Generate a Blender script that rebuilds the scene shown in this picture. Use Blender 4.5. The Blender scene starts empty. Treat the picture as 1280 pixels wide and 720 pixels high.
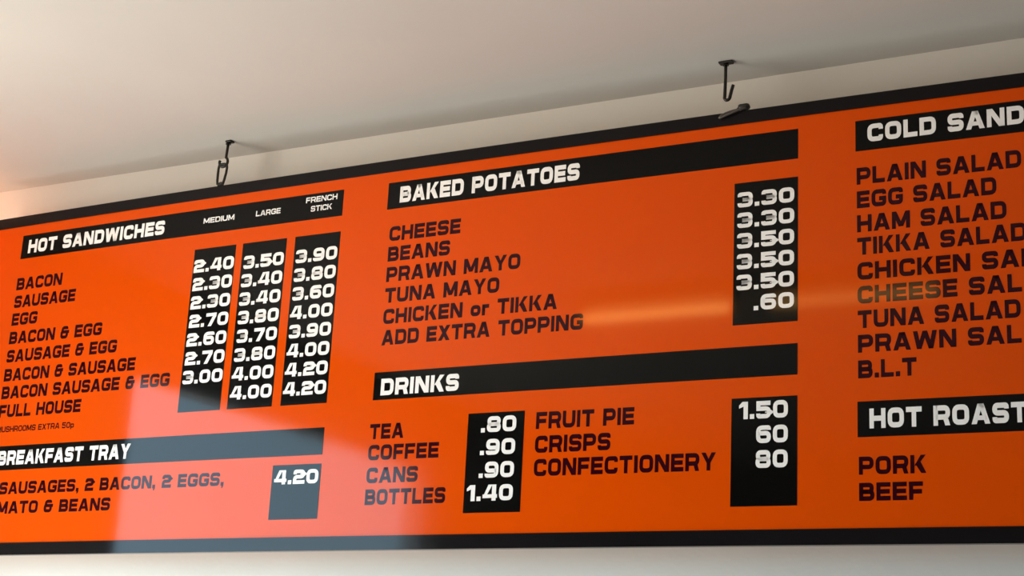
import bpy, bmesh, math, random
from mathutils import Vector, Matrix

# ---------------------------------------------------------------- camera, world, exposure
scene = bpy.context.scene
COL = scene.collection
ZT = 2.50            # height of the board's top edge
CEIL = 2.60          # ceiling height
XL, XR, YB, YF = -2.20, 3.00, 0.075, -4.00   # room: left, right, wall behind the board, wall behind the viewer

cam_d = bpy.data.cameras.new('camera')
cam = bpy.data.objects.new('camera', cam_d)
COL.objects.link(cam)
cam_d.sensor_width = 36.0
cam_d.lens = 2027.45 / 1280.0 * 36.0
cam_d.clip_start = 0.02
rgt = Vector((0.88248701, 0.46764667, 0.05023102))
dwn = Vector((-0.08409546, 0.26196191, -0.96140726))
fwd = Vector((-0.46275752, 0.84420527, 0.27050496))
m = Matrix((rgt, -dwn, -fwd)).transposed().to_4x4()
m.translation = Vector((0.82259, -2.49605, ZT - 1.07469))
cam.matrix_world = m
scene.camera = cam

world = bpy.data.worlds.new('overcast_sky')
scene.world = world
world.use_nodes = True
wnt = world.node_tree
bg = wnt.nodes['Background']
SKY = (0.49, 0.75, 0.93)       # hazy bluish sky above the horizon
SKY_L = 11.5
GROUND = (1.0, 0.93, 0.84)    # sunlit pale pavement below the horizon
GROUND_L = 8.0
wtc = wnt.nodes.new('ShaderNodeTexCoord')
wsep = wnt.nodes.new('ShaderNodeSeparateXYZ')
wnt.links.new(wtc.outputs['Generated'], wsep.inputs[0])
wramp = wnt.nodes.new('ShaderNodeValToRGB')
wmap = wnt.nodes.new('ShaderNodeMapRange')
wmap.inputs['From Min'].default_value = -0.10
wmap.inputs['From Max'].default_value = 0.06
wnt.links.new(wsep.outputs['Z'], wmap.inputs['Value'])
wnt.links.new(wmap.outputs['Result'], wramp.inputs['Fac'])
wramp.color_ramp.elements[0].color = (*[c * GROUND_L / 10 for c in GROUND], 1)
wramp.color_ramp.elements[1].color = (*[c * SKY_L / 10 for c in SKY], 1)
wnt.links.new(wramp.outputs['Color'], bg.inputs['Color'])
bg.inputs['Strength'].default_value = 10.0

scene.view_settings.view_transform = 'Standard'
scene.view_settings.look = 'None'
scene.view_settings.gamma = 1.0
scene.view_settings.use_curve_mapping = False
scene.view_settings.exposure = 0.24

WIN = (-2.52, -0.80, 0.25, 2.40)    # window in the left wall: y0, y1, z0, z1


def portal(name, loc, rot, sx, sy):
    d = bpy.data.lights.new(name, 'AREA')
    d.shape = 'RECTANGLE'
    d.size, d.size_y = sx, sy
    d.cycles.is_portal = True
    o = bpy.data.objects.new(name, d)
    o.location = loc
    o.rotation_euler = rot
    COL.objects.link(o)


portal('window_portal', (XL - 0.11, (WIN[0] + WIN[1]) / 2, (WIN[2] + WIN[3]) / 2), (0, -math.pi / 2, 0), WIN[3] - WIN[2], WIN[1] - WIN[0])
FILL_WIN = (-0.74, -0.06, 0.30, 1.70)    # unseen low window, added to brighten the wall below the board
portal('fill_window_portal', (XL - 0.11, (FILL_WIN[0] + FILL_WIN[1]) / 2, (FILL_WIN[2] + FILL_WIN[3]) / 2), (0, -math.pi / 2, 0), FILL_WIN[3] - FILL_WIN[2], FILL_WIN[1] - FILL_WIN[0])


# ---------------------------------------------------------------- materials
def mat(name, color, rough=0.5, metal=0.0, ior=1.5, noise=None, bump=None, emit=None, spec=None):
    mt = bpy.data.materials.new(name)
    mt.use_nodes = True
    nt = mt.node_tree
    b = nt.nodes['Principled BSDF']
    b.inputs['Base Color'].default_value = (*color, 1)
    b.inputs['Roughness'].default_value = rough
    b.inputs['Metallic'].default_value = metal
    b.inputs['IOR'].default_value = ior
    if spec is not None:
        b.inputs['Specular IOR Level'].default_value = spec
    tc = nt.nodes.new('ShaderNodeTexCoord')
    if noise:
        sc, amt = noise
        n = nt.nodes.new('ShaderNodeTexNoise')
        n.inputs['Scale'].default_value = sc
        n.inputs['Detail'].default_value = 4
        nt.links.new(tc.outputs['Object'], n.inputs['Vector'])
        r = nt.nodes.new('ShaderNodeValToRGB')
        r.color_ramp.elements[0].position = 0.3
        r.color_ramp.elements[1].position = 0.7
        r.color_ramp.elements[0].color = (*[c * (1 - amt) for c in color], 1)
        r.color_ramp.elements[1].color = (*[min(1, c * (1 + amt)) for c in color], 1)
        nt.links.new(n.outputs['Fac'], r.inputs['Fac'])
        nt.links.new(r.outputs['Color'], b.inputs['Base Color'])
    if bump:
        sc, st = bump
        n = nt.nodes.new('ShaderNodeTexNoise')
        n.inputs['Scale'].default_value = sc
        n.inputs['Detail'].default_value = 3
        nt.links.new(tc.outputs['Object'], n.inputs['Vector'])
        bp = nt.nodes.new('ShaderNodeBump')
        bp.inputs['Strength'].default_value = st
        bp.inputs['Distance'].default_value = 0.004
        nt.links.new(n.outputs['Fac'], bp.inputs['Height'])
        nt.links.new(bp.outputs['Normal'], b.inputs['Normal'])
    if emit:
        b.inputs['Emission Color'].default_value = (*emit[0], 1)
        b.inputs['Emission Strength'].default_value = emit[1]
    return mt


def glass_mat():
    mt = bpy.data.materials.new('thin_window_glass')
    mt.use_nodes = True
    nt = mt.node_tree
    nt.nodes.clear()
    out = nt.nodes.new('ShaderNodeOutputMaterial')
    mix = nt.nodes.new('ShaderNodeMixShader')
    tr = nt.nodes.new('ShaderNodeBsdfTransparent')
    gl = nt.nodes.new('ShaderNodeBsdfGlossy')
    gl.inputs['Roughness'].default_value = 0.02
    mix.inputs[0].default_value = 0.06
    nt.links.new(tr.outputs[0], mix.inputs[1])
    nt.links.new(gl.outputs[0], mix.inputs[2])
    nt.links.new(mix.outputs[0], out.inputs[0])
    return mt


M = dict(
    wall=mat('painted_plaster_wall', (0.72, 0.70, 0.64), 0.7, noise=(3.0, 0.03), bump=(60, 0.12)),
    ceil=mat('painted_ceiling', (0.59, 0.57, 0.52), 0.75, noise=(2.0, 0.03), bump=(50, 0.1)),
    floor=mat('vinyl_floor', (0.16, 0.15, 0.145), 0.5, noise=(6, 0.1)),
    panel=mat('dark_wood_panelling', (0.13, 0.10, 0.085), 0.5, noise=(5, 0.2)),
    trim=mat('white_gloss_paint', (0.75, 0.75, 0.73), 0.35),
    orange=mat('orange_gloss_print', (0.72, 0.075, 0.0002), 0.07, ior=1.25, noise=(1.5, 0.015)),
    black=mat('black_gloss_print', (0.003, 0.003, 0.003), 0.07, ior=1.25),
    frame=mat('black_frame_plastic', (0.008, 0.007, 0.008), 0.07, ior=1.25),
    back=mat('white_board_back', (0.7, 0.7, 0.68), 0.5),
    ink=mat('dark_maroon_print', (0.028, 0.0015, 0.005), 0.07, ior=1.25),
    white=mat('white_print', (0.93, 0.93, 0.91), 0.07, ior=1.25),
    iron=mat('dark_bronzed_iron', (0.016, 0.014, 0.011), 0.45, metal=0.3, noise=(60, 0.3)),
    steel=mat('bare_steel_wire', (0.13, 0.12, 0.11), 0.4, metal=0.7),
    glass=glass_mat(),
    tube=mat('fluorescent_tube', (0.9, 0.85, 0.7), 0.4, emit=((1.0, 0.52, 0.12), 20.0)),
    tube_dim=mat('ageing_fluorescent_tube', (0.9, 0.85, 0.7), 0.4, emit=((1.0, 0.52, 0.12), 8.0)),
    batten=mat('white_batten_metal', (0.7, 0.66, 0.58), 0.4),
    shade=mat('added_lamp_glow', (0.9, 0.7, 0.6), 0.3, emit=((1.0, 0.44, 0.25), 17.0)),  # glow of the added lamp, warms the left end of the ceiling
)


# ---------------------------------------------------------------- helpers
def link(name, bm, material, parent=None, smooth=False, recalc=True):
    if recalc:
        bmesh.ops.recalc_face_normals(bm, faces=bm.faces)
    me = bpy.data.meshes.new(name)
    bm.to_mesh(me)
    bm.free()
    me.materials.append(material)
    if smooth:
        for p in me.polygons:
            p.use_smooth = True
    o = bpy.data.objects.new(name, me)
    COL.objects.link(o)
    if parent:
        o.parent = parent
    return o


def empty(name, loc, label, cat, group=None):
    o = bpy.data.objects.new(name, None)
    o.empty_display_size = 0.05
    o.location = loc
    o['label'] = label
    o['category'] = cat
    if group:
        o['group'] = group
    COL.objects.link(o)
    return o


def structure(o, label, cat):
    o['kind'] = 'structure'
    o['label'] = label
    o['category'] = cat
    return o


def box(bm, x0, x1, y0, y1, z0, z1, bevel=0.0):
    r = bmesh.ops.create_cube(bm, size=1.0)
    vs = r['verts']
    for v in vs:
        v.co = Vector(((x0 + x1) / 2 + v.co.x * (x1 - x0), (y0 + y1) / 2 + v.co.y * (y1 - y0), (z0 + z1) / 2 + v.co.z * (z1 - z0)))
    if bevel:
        es = list({e for v in vs for e in v.link_edges})
        bmesh.ops.bevel(bm, geom=es, offset=bevel, segments=2, affect='EDGES', profile=0.5)


def tube(bm, pts, rad, sides=10, closed=False):
    """round wire along a list of points"""
    pts = [Vector(p) for p in pts]
    n = len(pts)
    rings = []
    up = None
    for i, p in enumerate(pts):
        if closed:
            t = (pts[(i + 1) % n] - pts[i - 1]).normalized()
        else:
            t = (pts[min(i + 1, n - 1)] - pts[max(i - 1, 0)]).normalized()
        if up is None:
            up = Vector((0, 1, 0)) if abs(t.y) < 0.9 else Vector((1, 0, 0))
        a = (up - t * up.dot(t)).normalized()
        up = a
        b = t.cross(a)
        r = rad[i] if isinstance(rad, (list, tuple)) else rad
        rings.append([bm.verts.new(p + a * math.cos(2 * math.pi * k / sides) * r + b * math.sin(2 * math.pi * k / sides) * r) for k in range(sides)])
    m_ = n if closed else n - 1
    for i in range(m_):
        A, B = rings[i], rings[(i + 1) % n]
        for k in range(sides):
            bm.faces.new((A[k], A[(k + 1) % sides], B[(k + 1) % sides], B[k]))
    if not closed:
        bm.faces.new(rings[0][::-1])
        bm.faces.new(rings[-1])


def cyl(bm, c, r, h, axis='Z', seg=24, r2=None):
    mt = Matrix.Translation(c)
    if axis == 'X':
        mt = mt @ Matrix.Rotation(math.pi / 2, 4, 'Y')
    if axis == 'Y':
        mt = mt @ Matrix.Rotation(math.pi / 2, 4, 'X')
    bmesh.ops.create_cone(bm, cap_ends=True, segments=seg, radius1=r, radius2=r if r2 is None else r2, depth=h, matrix=mt)


# ---------------------------------------------------------------- room shell
bm = bmesh.new()
box(bm, XL - 0.2, XR + 0.2, YF - 0.2, YB + 0.2, -0.1, 0)
structure(link('floor', bm, M['floor']), 'brown vinyl floor of the shop', 'floor')
bm = bmesh.new()
box(bm, XL - 0.2, XR + 0.2, YF - 0.2, YB + 0.2, CEIL, CEIL + 0.1)
structure(link('ceiling', bm, M['ceil']), 'off-white painted ceiling above the menu board', 'ceiling')
bm = bmesh.new()
box(bm, XL - 0.2, XR + 0.2, YB, YB + 0.15, 0, CEIL)
structure(link('wall_back', bm, M['wall']), 'cream painted wall behind the hanging menu board', 'wall')
bm = bmesh.new()
box(bm, XR, XR + 0.15, YF, YB, 0, CEIL)
structure(link('wall_right', bm, M['panel']), 'dark panelled side wall at the right end of the room', 'wall')
bm = bmesh.new()
y0, y1, z0, z1 = WIN
box(bm, XL - 0.15, XL, YF, y0, 0, CEIL)
box(bm, XL - 0.15, XL, y1, FILL_WIN[0], 0, CEIL)
box(bm, XL - 0.15, XL, FILL_WIN[1], YB, 0, CEIL)
box(bm, XL - 0.15, XL, FILL_WIN[0], FILL_WIN[1], 0, FILL_WIN[2])
box(bm, XL - 0.15, XL, FILL_WIN[0], FILL_WIN[1], FILL_WIN[3], CEIL)
box(bm, XL - 0.15, XL, y0, y1, 0, z0)
box(bm, XL - 0.15, XL, y0, y1, z1, CEIL)
structure(link('wall_left', bm, M['wall']), 'cream painted side wall with the bright window', 'wall')
bm = bmesh.new()
box(bm, XL - 0.15, XR + 0.15, YF - 0.15, YF, 0, CEIL)
structure(link('wall_front', bm, M['panel']), 'dark panelled wall behind the viewer', 'wall')


def window(name, label, axis, fixed, a0, a1, z0, z1):
    bm = bmesh.new()
    w = 0.045

    def b(a, c, zz0, zz1):
        if axis == 'Y':
            box(bm, fixed - 0.10, fixed - 0.03, a, c, zz0, zz1)
        else:
            box(bm, a, c, fixed - 0.10, fixed - 0.03, zz0, zz1)
    b(a0, a0 + w, z0, z1)
    b(a1 - w, a1, z0, z1)
    b(a0 + w, a1 - w, z0, z0 + w)
    b(a0 + w, a1 - w, z1 - w, z1)
    f = link(name, bm, M['trim'])
    structure(f, label, 'window')
    bm = bmesh.new()
    if axis == 'Y':
        box(bm, fixed - 0.070, fixed - 0.064, a0 + w, a1 - w, z0 + w, z1 - w)
    else:
        box(bm, a0 + w, a1 - w, fixed - 0.070, fixed - 0.064, z0 + w, z1 - w)
    link('window_pane', bm, M['glass'], f)
    return f


window('window_1', 'white framed window in the left wall', 'Y', XL, *WIN)
window('fill_window', 'added low white framed window in the left wall, brightening the wall below the board', 'Y', XL, *FILL_WIN)

# ---------------------------------------------------------------- the ceiling lamps of the room and an added wall lamp
def batten(x, label, tube_mat):
    bt = empty('ceiling_light', (x, -1.33, CEIL), label, 'light', 'row of ceiling batten lights')
    bm = bmesh.new()
    box(bm, -0.24, 0.24, -0.03, 0.03, -0.045, 0.0, 0.006)
    link('batten_body', bm, M['batten'], bt)
    for s in (-1, 1):
        bm = bmesh.new()
        box(bm, s * 0.228 - 0.010, s * 0.228 + 0.010, -0.018, 0.018, -0.088, -0.045, 0.004)
        link('tube_holder', bm, M['batten'], bt)
    bm = bmesh.new()
    cyl(bm, (0, 0, -0.070), 0.013, 0.436, 'X')
    link('fluorescent_tube', bm, M[tube_mat], bt)


batten(-0.80, 'short brightly lit warm batten light on the ceiling nearer the window', 'tube')
batten(-0.25, 'short dim batten light on the ceiling farther from the window', 'tube_dim')

wl = empty('added_wall_lamp', (XL, -0.09, 2.36), 'added unseen wall lamp with a warm globe, giving the glow on the left of the ceiling', 'lamp')  # unseen lamp, added for the pink glow on the ceiling
bm = bmesh.new()
cyl(bm, (0.008, 0, 0), 0.05, 0.016, 'X')
link('wall_plate', bm, M['trim'], wl)
bm = bmesh.new()
tube(bm, [(0.016, 0, 0), (0.05, 0, 0), (0.075, 0, 0.01), (0.085, 0, 0.03)], 0.008)
link('bracket_arm', bm, M['trim'], wl)
bm = bmesh.new()
bmesh.ops.create_uvsphere(bm, u_segments=24, v_segments=16, radius=0.055, matrix=Matrix.Translation((0.085, 0, 0.08)))
link('globe_shade', bm, M['shade'], wl, smooth=True)

# ---------------------------------------------------------------- block lettering (squared, extended capitals)
def ribbon_path(pts, rads, closed):
    """turn corner points into a point list with rounded corners"""
    out = []
    n = len(pts)
    for i in range(n):
        p = Vector(pts[i])
        r = rads[i]
        if (not closed and i in (0, n - 1)) or r <= 0:
            out.append(p)
            continue
        a, c = Vector(pts[i - 1]), Vector(pts[(i + 1) % n])
        da, dc = (a - p), (c - p)
        r = min(r, da.length * 0.5, dc.length * 0.5)
        A, Cc = p + da.normalized() * r, p + dc.normalized() * r
        for k in range(5):
            t = k / 4
            w = 0.9
            q = (A * (1 - t) ** 2 + p * 2 * w * t * (1 - t) + Cc * t ** 2) / ((1 - t) ** 2 + 2 * w * t * (1 - t) + t ** 2)
            out.append(q)
    return out


def stroke(pts, t, closed=False, r=0.0, rads=None):
    """list of quads that make a stroke of width t along the path"""
    if rads is None:
        rads = [r] * len(pts)
    pp = ribbon_path(pts, rads, closed)
    n = len(pp)
    L, R = [], []
    for i in range(n):
        if closed or 0 < i < n - 1:
            d0 = (pp[i] - pp[i - 1]).normalized()
            d1 = (pp[(i + 1) % n] - pp[i]).normalized()
        elif i == 0:
            d0 = d1 = (pp[1] - pp[0]).normalized()
        else:
            d0 = d1 = (pp[i] - pp[i - 1]).normalized()
        n0, n1 = Vector((-d0.y, d0.x)), Vector((-d1.y, d1.x))
        b = (n0 + n1)
        b = b / max(0.3, b.length_squared / 2)
        L.append(pp[i] + b * t / 2)
        R.append(pp[i] - b * t / 2)
    qs = []
    for i in range(n if closed else n - 1):
        j = (i + 1) % n
        qs.append([R[i], R[j], L[j], L[i]])
    return qs


def rect(x0, y0, x1, y1):
    return [(x0, y0), (x1, y0), (x1, y1), (x0, y1)]


def glyph(ch, t):
    """(polygons, width); capital height is 1"""
    P = []
    h = t / 2
    R = 0.24
    W = 0.96
    m = 0.5

    def dims(w):
        return h, w - h, h, 1 - h
    if ch in 'O0':
        w = W if ch == 'O' else 0.92
        l, r, b, T = dims(w)
        P += stroke([(l, b), (r, b), (r, T), (l, T)], t, True, R)
    elif ch == 'A':
        w = 1.06
        k = t * 1.12
        a = 0.17
        P += [[(0, 0), (k, 0), (w / 2 - a + k, 1), (w / 2 - a, 1)], [(w - k, 0), (w, 0), (w / 2 + a, 1), (w / 2 + a - k, 1)], rect(0.22, 0.19, w - 0.22, 0.19 + t * 0.85), rect(w / 2 - a, 1 - t * 0.8, w / 2 + a, 1)]
    elif ch == 'B':
        w = 0.94
        l, r, b, T = dims(w)
        P += stroke([(l, b), (r, b), (r, m), (l, m)], t, False, rads=[0, .17, .17, 0])
        P += stroke([(l, m), (r - 0.04, m), (r - 0.04, T), (l, T)], t, False, rads=[0, .17, .17, 0])
        P += [rect(0, 0, t, 1)]
    elif ch == 'C':
        w = 0.94
        l, r, b, T = dims(w)
        P += stroke([(r, 0.66), (r, T), (l, T), (l, b), (r, b), (r, 0.34)], t, False, R)
    elif ch == 'D':
        w = W
        l, r, b, T = dims(w)
        P += stroke([(l, b), (r, b), (r, T), (l, T)], t, True, rads=[0, R, R, 0])
    elif ch == 'E':
        w = 0.86
        l, r, b, T = dims(w)
        P += stroke([(w, T), (l, T), (l, b), (w, b)], t) + [rect(t, m - h, w - 0.05, m + h)]
    elif ch == 'F':
        w = 0.84
        l, r, b, T = dims(w)
        P += stroke([(w, T), (l, T), (l, 0)], t) + [rect(t, m - h - 0.04, w - 0.06, m + h - 0.04)]
    elif ch == 'G':
        w = 0.98
        l, r, b, T = dims(w)
        P += stroke([(r, 0.69), (r, T), (l, T), (l, b), (r, b), (r, 0.46), (w * 0.52, 0.46)], t, False, rads=[0, R, R, R, R * 0.6, 0, 0])
    elif ch == 'H':
        w = 0.96
        P += [rect(0, 0, t, 1), rect(w - t, 0, w, 1), rect(t, m - h, w - t, m + h)]
    elif ch == 'I':
        w = t
        P += [rect(0, 0, t, 1)]
    elif ch == 'K':
        w = 0.98
        k = t * 1.25
        P += [rect(0, 0, t, 1), [(t, 0.36), (t + 0.10, 0.52), (w - 0.02, 1.0), (w - 0.02 - k, 1.0), (t, 0.60)][:0] or [(t, 0.40), (t + k * 0.75, 0.46), (w - 0.02, 1), (w - 0.02 - k, 1)], [(w - k, 0), (w, 0), (0.30 + k, 0.66), (0.30, 0.52)]]
    elif ch == 'L':
        w = 0.82
        l, r, b, T = dims(w)
        P += stroke([(l, 1), (l, b), (w, b)], t)
    elif ch == 'M':
        w = 1.16
        k = t * 1.15
        P += [rect(0, 0, t, 1), rect(w - t, 0, w, 1), [(w / 2 - k / 2, 0.12), (w / 2 + k / 2, 0.12), (k, 1), (0, 1)], [(w / 2 - k / 2, 0.12), (w / 2 + k / 2, 0.12), (w, 1), (w - k, 1)]]
    elif ch == 'N':
        w = 1.0
        k = t * 1.25
        P += [rect(0, 0, t, 1), rect(w - t, 0, w, 1), [(w - k, 0), (w, 0), (k, 1), (0, 1)]]
    elif ch in 'PR':
        w = 0.93 if ch == 'P' else 0.96
        l, r, b, T = dims(w)
        mm = 0.42
        P += [rect(0, 0, t, 1)] + stroke([(l, mm), (r, mm), (r, T), (l, T)], t, False, rads=[0, .2, .2, 0])
        if ch == 'R':
            k = t * 1.1
            P += [[(w - k, 0), (w, 0), (w - 0.14, mm), (w - 0.14 - k, mm)]]
    elif ch in 'Ss':
        w = 0.92
        l, r, b, T = dims(w)
        P += stroke([(r, 0.70), (r, T), (l, T), (l, m), (r, m), (r, b), (l, b), (l, 0.30)], t, False, 0.17)
    elif ch == 'T':
        w = 0.92
        P += [rect(0, 1 - t, w, 1), rect(w / 2 - h, 0, w / 2 + h, 1 - t)]
    elif ch == 'U':
        w = W
        l, r, b, T = dims(w)
        P += stroke([(l, 1), (l, b), (r, b), (r, 1)], t, False, R)
    elif ch == 'W':
        w = 1.42
        k = t * 1.08
        a = 0.36
        P += [[(a - k / 2, 0), (a + k / 2, 0), (k, 1), (0, 1)], [(a - k / 2, 0), (a + k / 2, 0), (w / 2 + k / 2, 1), (w / 2 - k / 2, 1)],
              [(w - a - k / 2, 0), (w - a + k / 2, 0), (w / 2 + k / 2, 1), (w / 2 - k / 2, 1)], [(w - a - k / 2, 0), (w - a + k / 2, 0), (w, 1), (w - k, 1)]]
    elif ch == 'V':
        w = 1.0
        k = t * 1.12
        P += [[(w / 2 - k / 2, 0), (w / 2 + k / 2, 0), (k, 1), (0, 1)], [(w / 2 - k / 2, 0), (w / 2 + k / 2, 0), (w, 1), (w - k, 1)]]
    elif ch == 'X':
        w = 1.0
        k = t * 1.3
        P += [[(0, 0), (k, 0), (w, 1), (w - k, 1)], [(w - k, 0), (w, 0), (k, 1), (0, 1)]]
    elif ch == 'Y':
        w = 1.0
        k = t * 1.2
        P += [rect(w / 2 - h, 0, w / 2 + h, 0.46), [(w / 2 - h, 0.42), (w / 2 + h, 0.42), (k, 1), (0, 1)], [(w / 2 - h, 0.42), (w / 2 + h, 0.42), (w, 1), (w - k, 1)]]
    elif ch == '&':
        w = 0.96
        l, r, b, T = dims(w)
        P += stroke([(r - 0.14, 0.74), (r - 0.14, T), (l + 0.07, T), (l + 0.07, 0.54), (w, 0.54)], t, False, rads=[0, .18, .18, .12, 0])
        P += stroke([(l + 0.16, 0.54), (l, 0.54), (l, b), (r - 0.1, b), (r - 0.1, 0.54)], t, False, rads=[0, .16, .18, .18, 0])
    elif ch == '1':
        w = 0.56
        P += [rect(w - t * 1.1, 0, w, 1), [(w - t, 1), (w - t, 0.74), (0.0, 0.62), (0.0, 0.80), (w - t - 0.1, 1)]]
    elif ch == '2':
        w = 0.92
        l, r, b, T = dims(w)
        P += stroke([(l, 0.68), (l, T), (r, T), (r, m), (l, m), (l, b), (w, b)], t, False, rads=[0, R, R, .2, .2, 0, 0])
    elif ch == '3':
        w = 0.92
        l, r, b, T = dims(w)
        P += stroke([(l, 0.71), (l, T), (r, T), (r, m), (0.3, m)], t, False, rads=[0, .2, .2, .12, 0])
        P += stroke([(0.3, m), (r, m), (r, b), (l, b), (l, 0.29)], t, False, rads=[0, .12, .2, .2, 0])
    elif ch == '4':
        w = 0.98
        P += [rect(0.62, 0, 0.62 + t * 1.1, 1), rect(0, 0.17, w, 0.17 + t * 0.9), [(0, 0.17), (t * 1.05, 0.17 + t * 0.6), (0.64, 1), (0.64 - t * 1.1, 1)][:], [(0, 0.17), (t, 0.17), (t, 0.40), (0, 0.36)]]
    elif ch == '5':
        w = 0.92
        l, r, b, T = dims(w)
        P += stroke([(w - 0.04, T), (l, T), (l, 0.56), (r, 0.56), (r, b), (l, b), (l, 0.29)], t, False, rads=[0, 0, 0, R, R, .2, 0])
    elif ch in '69':
        w = 0.92
        l, r, b, T = dims(w)
        P += stroke([(r, 0.74), (r, T), (l, T), (l, b), (r, b), (r, 0.56), (l, 0.56)], t, False, rads=[0, .2, R, R, .2, .2, 0])
        if ch == '9':
            P = [[(w - q[0], 1 - q[1]) for q in poly] for poly in P]
    elif ch == '7':
        w = 0.88
        k = t * 1.2
        P += [rect(0, 1 - t, w, 1), [(0.2, 0), (0.2 + k, 0), (w, 1 - t), (w - k, 1 - t)]]
    elif ch == '8':
        w = 0.94
        l, r, b, T = dims(w)
        P += stroke([(l, b), (r, b), (r, m), (l, m)], t, True, .17) + stroke([(l + .02, m), (r - .02, m), (r - .02, T), (l + .02, T)], t, True, .17)
    elif ch == '.':
        w = t * 1.1
        P += [rect(0, 0, w, t * 1.1)]
    elif ch == ',':
        w = t * 1.1
        P += [rect(0, 0, w, t * 1.1), [(w * 0.35, -0.18), (w * 0.7, -0.16), (w, 0), (w * 0.4, 0)]]
    elif ch == 'o':
        w = 0.8
        l, r = h, w - h
        P += stroke([(l, h), (r, h), (r, 0.72 - h), (l, 0.72 - h)], t, True, .18)
    elif ch == 'r':
        w = 0.56
        P += [rect(0, 0, t, 0.72)] + stroke([(h, 0.3), (h, 0.72 - h), (w, 0.72 - h)], t, False, rads=[0, .15, 0])
    elif ch == 'p':
        w = 0.8
        l, r = h, w - h
        P += [rect(0, -0.24, t, 0.72)] + stroke([(l, h), (r, h), (r, 0.72 - h), (l, 0.72 - h)], t, True, .16)
    else:
        w = 0.42
    return P, w


GAP = 0.13
ROOT = Vector((-0.415, 0.0, ZT - 0.75))
BOW, BOW_C, BOW_W = 0.0193383, -0.491803, 1.229508


def bp(u, v, off):
    """board coordinates (right, up from the top edge, out of the face) to the root's own space; the sheet bows slightly outward"""
    z = BOW * (1 - ((u - BOW_C) / BOW_W) ** 2) + off
    return Vector((u, -z, ZT + v)) - ROOT


def text_width(s, t):
    tot = 0
    for i, ch in enumerate(s):
        tot += glyph(ch, t)[1] + (GAP if i < len(s) - 1 else 0)
    return tot


def prism(bm, poly, o0, o1):
    # make counter-clockwise
    a = sum(poly[i][0] * poly[(i + 1) % len(poly)][1] - poly[(i + 1) % len(poly)][0] * poly[i][1] for i in range(len(poly)))
    if a < 0:
        poly = poly[::-1]
    f = [bm.verts.new(bp(q[0], q[1], o1)) for q in poly]
    k = [bm.verts.new(bp(q[0], q[1], o0)) for q in poly]
    bm.faces.new(f)
    n = len(poly)
    for i in range(n):
        j = (i + 1) % n
        bm.faces.new((f[i], k[i], k[j], f[j]))


def lettering(name, s, u0, u1, v, cap, parent, material, off, t=0.2, label=None):
    """one line of lettering from u0 to u1 standing on baseline v"""
    sx = (u1 - u0) / text_width(s, t)
    bm = bmesh.new()
    x = 0.0
    for ch in s:
        P, w = glyph(ch, t)
        for poly in P:
            prism(bm, [(u0 + (x + q[0]) * sx, v + q[1] * cap) for q in poly], off, off + 0.0003)
        x += w + GAP
    o = link(name, bm, material, parent, recalc=False)
    if label:
        o['label'] = label
    return o


def slab(bm, u0, u1, v0, v1, o0, o1):
    """a flat bar that follows the bow of the board"""
    n = max(1, int(round((u1 - u0) / 0.06)))
    rows = []
    for i in range(n + 1):
        u = u0 + (u1 - u0) * i / n
        rows.append([bm.verts.new(bp(u, a, b)) for a, b in ((v0, o0), (v0, o1), (v1, o1), (v1, o0))])
    for A, B in zip(rows, rows[1:]):
        for k in range(4):
            j = (k + 1) % 4
            bm.faces.new((A[k], B[k], B[j], A[j]))
    bm.faces.new(rows[0])
    bm.faces.new(rows[-1][::-1])


# ---------------------------------------------------------------- the menu board
UL, UR, VB = -1.90, 1.07, -0.75
board = empty('menu_board', ROOT, 'long orange hanging menu board with black frame, headings and prices', 'menu board')
bm = bmesh.new()
slab(bm, UL + 0.004, UR - 0.004, VB + 0.004, -0.004, -0.006, 0.0)
link('panel', bm, M['orange'], board)
bm = bmesh.new()
slab(bm, UL, UR, -0.0237, 0.0, -0.012, 0.0025)
link('top_rail', bm, M['frame'], board)['label'] = 'black top rail of the frame'
bm = bmesh.new()
slab(bm, UL, UR, VB, -0.7245, -0.012, 0.0025)
link('bottom_rail', bm, M['frame'], board)['label'] = 'black bottom rail of the frame'
for a, b in ((UL, UL + 0.024), (UR - 0.024, UR)):
    bm = bmesh.new()
    slab(bm, a, b, -0.7245, -0.0237, -0.012, 0.0025)
    link('side_rail', bm, M['frame'], board)


def heading(u0, u1, v0, v1, s=None, tu0=0, tu1=0, tv=0, cap=0.031):
    bm = bmesh.new()
    slab(bm, u0, u1, v0, v1, 0.0, 0.0005)
    o = link('heading_bar', bm, M['black'], board)
    o['label'] = 'black heading bar reading ' + s
    lettering('heading_lettering', s, tu0, tu1, tv, cap, o, M['white'], 0.0005, 0.26, 'white lettering reading ' + s)
    return o


def price_panel(u0, u1, v0, v1, label):
    bm = bmesh.new()
    slab(bm, u0, u1, v0, v1, 0.0, 0.0005)
    o = link('price_panel', bm, M['black'], board)
    o['label'] = label
    return o


PW = text_width('3.30', 0.25)


def prices(panel, right, vals, v0, pitch, width, cap):
    s = width / PW
    for i, val in enumerate(vals):
        w = text_width(val, 0.25) * s
        lettering('price', val, right - w, right, v0 - pitch * i, cap, panel, M['white'], 0.0005, 0.25, 'white price ' + val)


def items(u, rows, cap, t=0.25):
    for s, r, v in rows:
        lettering('menu_line', s, u, r, v, cap, board, M['ink'], 0.0, t, 'dark lettering reading ' + s)


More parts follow.
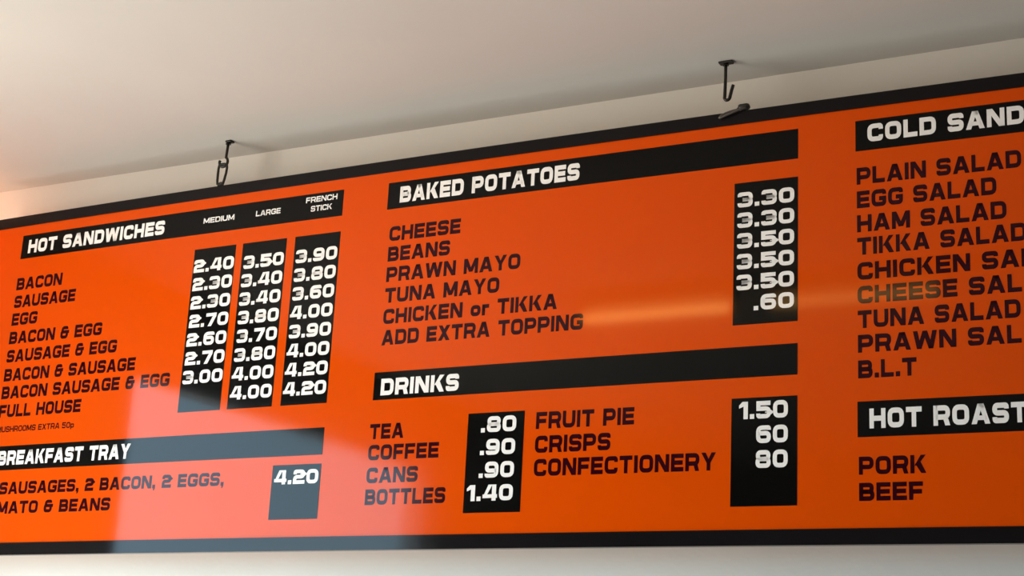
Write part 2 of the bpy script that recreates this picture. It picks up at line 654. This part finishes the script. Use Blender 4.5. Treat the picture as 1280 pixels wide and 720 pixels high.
# hot sandwiches
hd = heading(-1.786, -0.9222, -0.0997, -0.0461, 'HOT SANDWICHES', -1.7655, -1.3735, -0.0885, 0.0305)
for s, a, b, v in (('MEDIUM', -1.2692, -1.1895, -0.0775), ('LARGE', -1.1344, -1.0730, -0.0775), ('FRENCH', -1.0117, -0.9367, -0.0640), ('STICK', -0.9983, -0.9478, -0.0832)):
    lettering('size_lettering', s, a, b, v, 0.0115, hd, M['white'], 0.0005, 0.2, 'small white lettering reading ' + s)
items(-1.786, [('BACON', -1.6501, -0.1715), ('SAUSAGE', -1.6047, -0.2120), ('EGG', -1.7099, -0.2520), ('BACON & EGG', -1.5159, -0.2935),
               ('SAUSAGE & EGG', -1.4683, -0.3345), ('BACON & SAUSAGE', -1.4115, -0.3765), ('BACON SAUSAGE & EGG', -1.3148, -0.4155), ('FULL HOUSE', -1.5488, -0.4560)], 0.0275)
items(-1.786, [('MUSHROOMS EXTRA 50p', -1.5616, -0.4885)], 0.0125, 0.2)
pp = price_panel(-1.2845, -1.1776, -0.4722, -0.1321, 'black panel of prices under MEDIUM')
prices(pp, -1.1790, ['2.40', '2.30', '2.30', '2.70', '2.60', '2.70', '3.00'], -0.1822, 0.0388, 0.1010, 0.0272)
pp = price_panel(-1.1600, -1.0509, -0.4722, -0.1321, 'black panel of prices under LARGE')
prices(pp, -1.0540, ['3.50', '3.40', '3.40', '3.80', '3.70', '3.80', '4.00', '4.00'], -0.1865, 0.0382, 0.0995, 0.0270)
pp = price_panel(-1.0301, -0.9222, -0.4722, -0.1321, 'black panel of prices under FRENCH STICK')
prices(pp, -0.9260, ['3.90', '3.80', '3.60', '4.00', '3.90', '4.00', '4.20', '4.20'], -0.1875, 0.0381, 0.0985, 0.0270)
# breakfast tray
heading(-1.786, -0.9222, -0.5708, -0.5191, 'BREAKFAST TRAY', -1.7696, -1.3978, -0.5600, 0.0305)
items(-1.794, [('2 SAUSAGES, 2 BACON, 2 EGGS,', -1.1500, -0.6225)], 0.0260)
items(-1.809, [('TOMATO & BEANS', -1.4354, -0.6635)], 0.0260)
pp = price_panel(-1.0343, -0.9222, -0.6911, -0.5877, 'black panel with the breakfast price')
prices(pp, -0.9270, ['4.20'], -0.6247, 0.04, 0.0995, 0.0270)
# baked potatoes
heading(-0.8178, 0.0, -0.0997, -0.0461, 'BAKED POTATOES', -0.7900, -0.4081, -0.0890, 0.0325)
items(-0.808, [('CHEESE', -0.6511, -0.1645), ('BEANS', -0.6713, -0.2050), ('PRAWN MAYO', -0.5207, -0.2455), ('TUNA MAYO', -0.5617, -0.2868),
               ('CHICKEN or TIKKA', -0.4423, -0.3280), ('ADD EXTRA TOPPING', -0.3897, -0.3690)], 0.0290)
pp = price_panel(-0.1120, 0.0, -0.3831, -0.1321, 'black panel of baked potato prices')
prices(pp, -0.0060, ['3.30', '3.30', '3.50', '3.50', '3.50', '.60'], -0.1762, 0.0367, 0.1000, 0.0268)
# drinks
heading(-0.8178, 0.0, -0.4733, -0.4207, 'DRINKS', -0.8016, -0.6342, -0.4650, 0.0315)
items(-0.8190, [('TEA', -0.7454, -0.5468), ('COFFEE', -0.6679, -0.5860), ('CANS', -0.7089, -0.6283), ('BOTTLES', -0.6485, -0.6683)], 0.0285)
pp = price_panel(-0.6102, -0.4965, -0.6873, -0.5090, 'black panel of hot and cold drink prices')
prices(pp, -0.5120, ['.80', '.90', '.90', '1.40'], -0.5445, 0.0407, 0.1010, 0.0284)
items(-0.4730, [('FRUIT PIE', -0.2862, -0.5430), ('CRISPS', -0.3288, -0.5853), ('CONFECTIONERY', -0.1379, -0.6262)], 0.0300)
pp = price_panel(-0.1120, 0.0, -0.6866, -0.5080, 'black panel with snack prices')
prices(pp, -0.0155, ['1.50', '60', '80'], -0.5434, 0.0407, 0.0930, 0.0290)
# cold sandwiches
CW = text_width('COLD SANDWICHES', 0.23) / text_width('COLD SAND', 0.23)
heading(0.0988, 1.0, -0.0997, -0.0461, 'COLD SANDWICHES', 0.1190, 0.1190 + 0.2524 * CW, -0.0855, 0.0310)
S_ = 0.2545 / text_width('TUNA SALAD', 0.19)
items(0.1003, [(s, r if r else 0.1003 + text_width(s, 0.19) * S_, v) for s, r, v in (
    ('PLAIN SALAD', 0.3637, -0.1585), ('EGG SALAD', 0.3243, -0.1995), ('HAM SALAD', 0.3385, -0.2410), ('TIKKA SALAD', 0.3680, -0.2800),
    ('CHICKEN SALAD', 0.4420, -0.3222), ('CHEESE SALAD', 0.4180, -0.3622), ('TUNA SALAD', 0.3546, -0.4032), ('PRAWN SALAD', 0.4150, -0.4436), ('B.L.T', 0.1935, -0.4857))], 0.0293)
heading(0.0988, 1.0, -0.5807, -0.5235, 'HOT ROAST', 0.1180, 0.3600, -0.5675, 0.0318)
items(0.1003, [('PORK', 0.2056, -0.6405), ('BEEF', 0.1999, -0.6818)], 0.0285)

# hanging eyes screwed into the top rail
for u in (-1.2385, -0.1050):
    bm = bmesh.new()
    pts = []
    for k in range(9):
        a = math.pi * k / 8
        pts.append(bp(u - 0.0065 * math.cos(a), 0.004 + 0.006 * math.sin(a), -0.004))
    tube(bm, [bp(u - 0.0065, -0.004, -0.004)] + pts + [bp(u + 0.0065, -0.004, -0.004)], 0.0016, 8)
    link('hanging_eye', bm, M['iron'], board, smooth=True)['label'] = 'dark iron hanging eye on the top rail'


# ---------------------------------------------------------------- hooks and links
def ceiling_hook(loc, label, pts, plate):
    o = empty('ceiling_hook', loc, label, 'hook', 'ceiling hooks over the menu board')
    bm = bmesh.new()
    box(bm, -plate[0], plate[1], -0.007, 0.007, -0.004, 0.0, 0.0015)
    cyl(bm, (0, 0, -0.0055), 0.006, 0.003, 'Z', 16, 0.0045)
    link('ceiling_plate', bm, M['iron'], o)
    bm = bmesh.new()
    tube(bm, pts, 0.0029, 10)
    link('hook_wire', bm, M['iron'], o, smooth=True)
    return o


def arc(cx, cz, r, a0, a1, n=12, y=0.0, rz=None):
    rz = rz or r
    return [(cx + r * math.cos(math.radians(a0 + (a1 - a0) * k / n)), y, cz + rz * math.sin(math.radians(a0 + (a1 - a0) * k / n))) for k in range(n + 1)]


by = -BOW * (1 - ((-1.2385 - BOW_C) / BOW_W) ** 2) + 0.005
ceiling_hook((-1.2300, by, CEIL), 'dark wire ceiling hook above the HOT SANDWICHES heading, holding a wire link',
             [(0, 0, -0.001), (-0.001, 0, -0.018), (-0.002, 0, -0.034)] + arc(-0.0075, -0.045, 0.0105, 62, -205, 18), (0.004, 0.011))
by2 = -BOW * (1 - ((-0.13 - BOW_C) / BOW_W) ** 2) + 0.005
ceiling_hook((-0.1335, by2, CEIL - 0.0), 'dark J-shaped ceiling hook above the BAKED POTATOES heading, holding nothing',
             [(0, 0, -0.001), (0.0, 0, -0.025), (-0.0005, 0, -0.050), (-0.001, 0, -0.066)] + arc(0.0035, -0.068, 0.0050, 190, 345, 8) + [(0.0115, 0, -0.056), (0.0145, 0, -0.046)], (0.012, 0.013))

# the upright link: a long narrow loop from the left hook down to the eye
lk = empty('wire_link', (-1.2385, by, ZT + 0.002), 'narrow upright wire link joining the left ceiling hook to the board', 'wire link', 'wire links of the menu board')
bm = bmesh.new()
loop = [(-0.0105, 0, 0.040), (-0.0095, 0, 0.046), (-0.004, 0, 0.0485), (0.004, 0, 0.0485), (0.0105, 0, 0.046), (0.0115, 0, 0.040), (0.0105, 0, 0.028), (0.0075, 0, 0.014), (0.005, 0, 0.005),
        (0.001, 0, 0.0035), (-0.005, 0, 0.0035), (-0.0095, 0, 0.006), (-0.0105, 0, 0.014), (-0.0108, 0, 0.028)]
tube(bm, loop, 0.0027, 10, True)
link('wire_loop', bm, M['iron'], lk, smooth=True)
# the fallen link: lies over the front of the top rail
lk = empty('wire_link', (-0.1130, by2 - 0.005, ZT + 0.001), 'loose wire link lying tipped over the top rail under the right ceiling hook', 'wire link', 'wire links of the menu board')
bm = bmesh.new()
pts = []
for k in range(28):
    a = 2 * math.pi * k / 28
    px, py = 0.026 * math.cos(a), math.sin(a)
    t = (px + 0.026) / 0.052                       # 0 at the end hanging in front, 1 at the end on top of the rail
    pts.append((px, -0.0068 + 0.0062 * t ** 3 + 0.004 * py * t, -0.0105 + 0.0145 * t ** 0.7 + 0.0034 * py * (1 - 0.7 * t)))
tube(bm, pts, 0.0021, 10, True)
link('wire_loop', bm, M['steel'], lk, smooth=True)
bm = bmesh.new()
box(bm, 0.006, 0.027, -0.0075, 0.0055, 0.0003, 0.0115, 0.0048)
link('twisted_end', bm, M['iron'], lk, smooth=True)
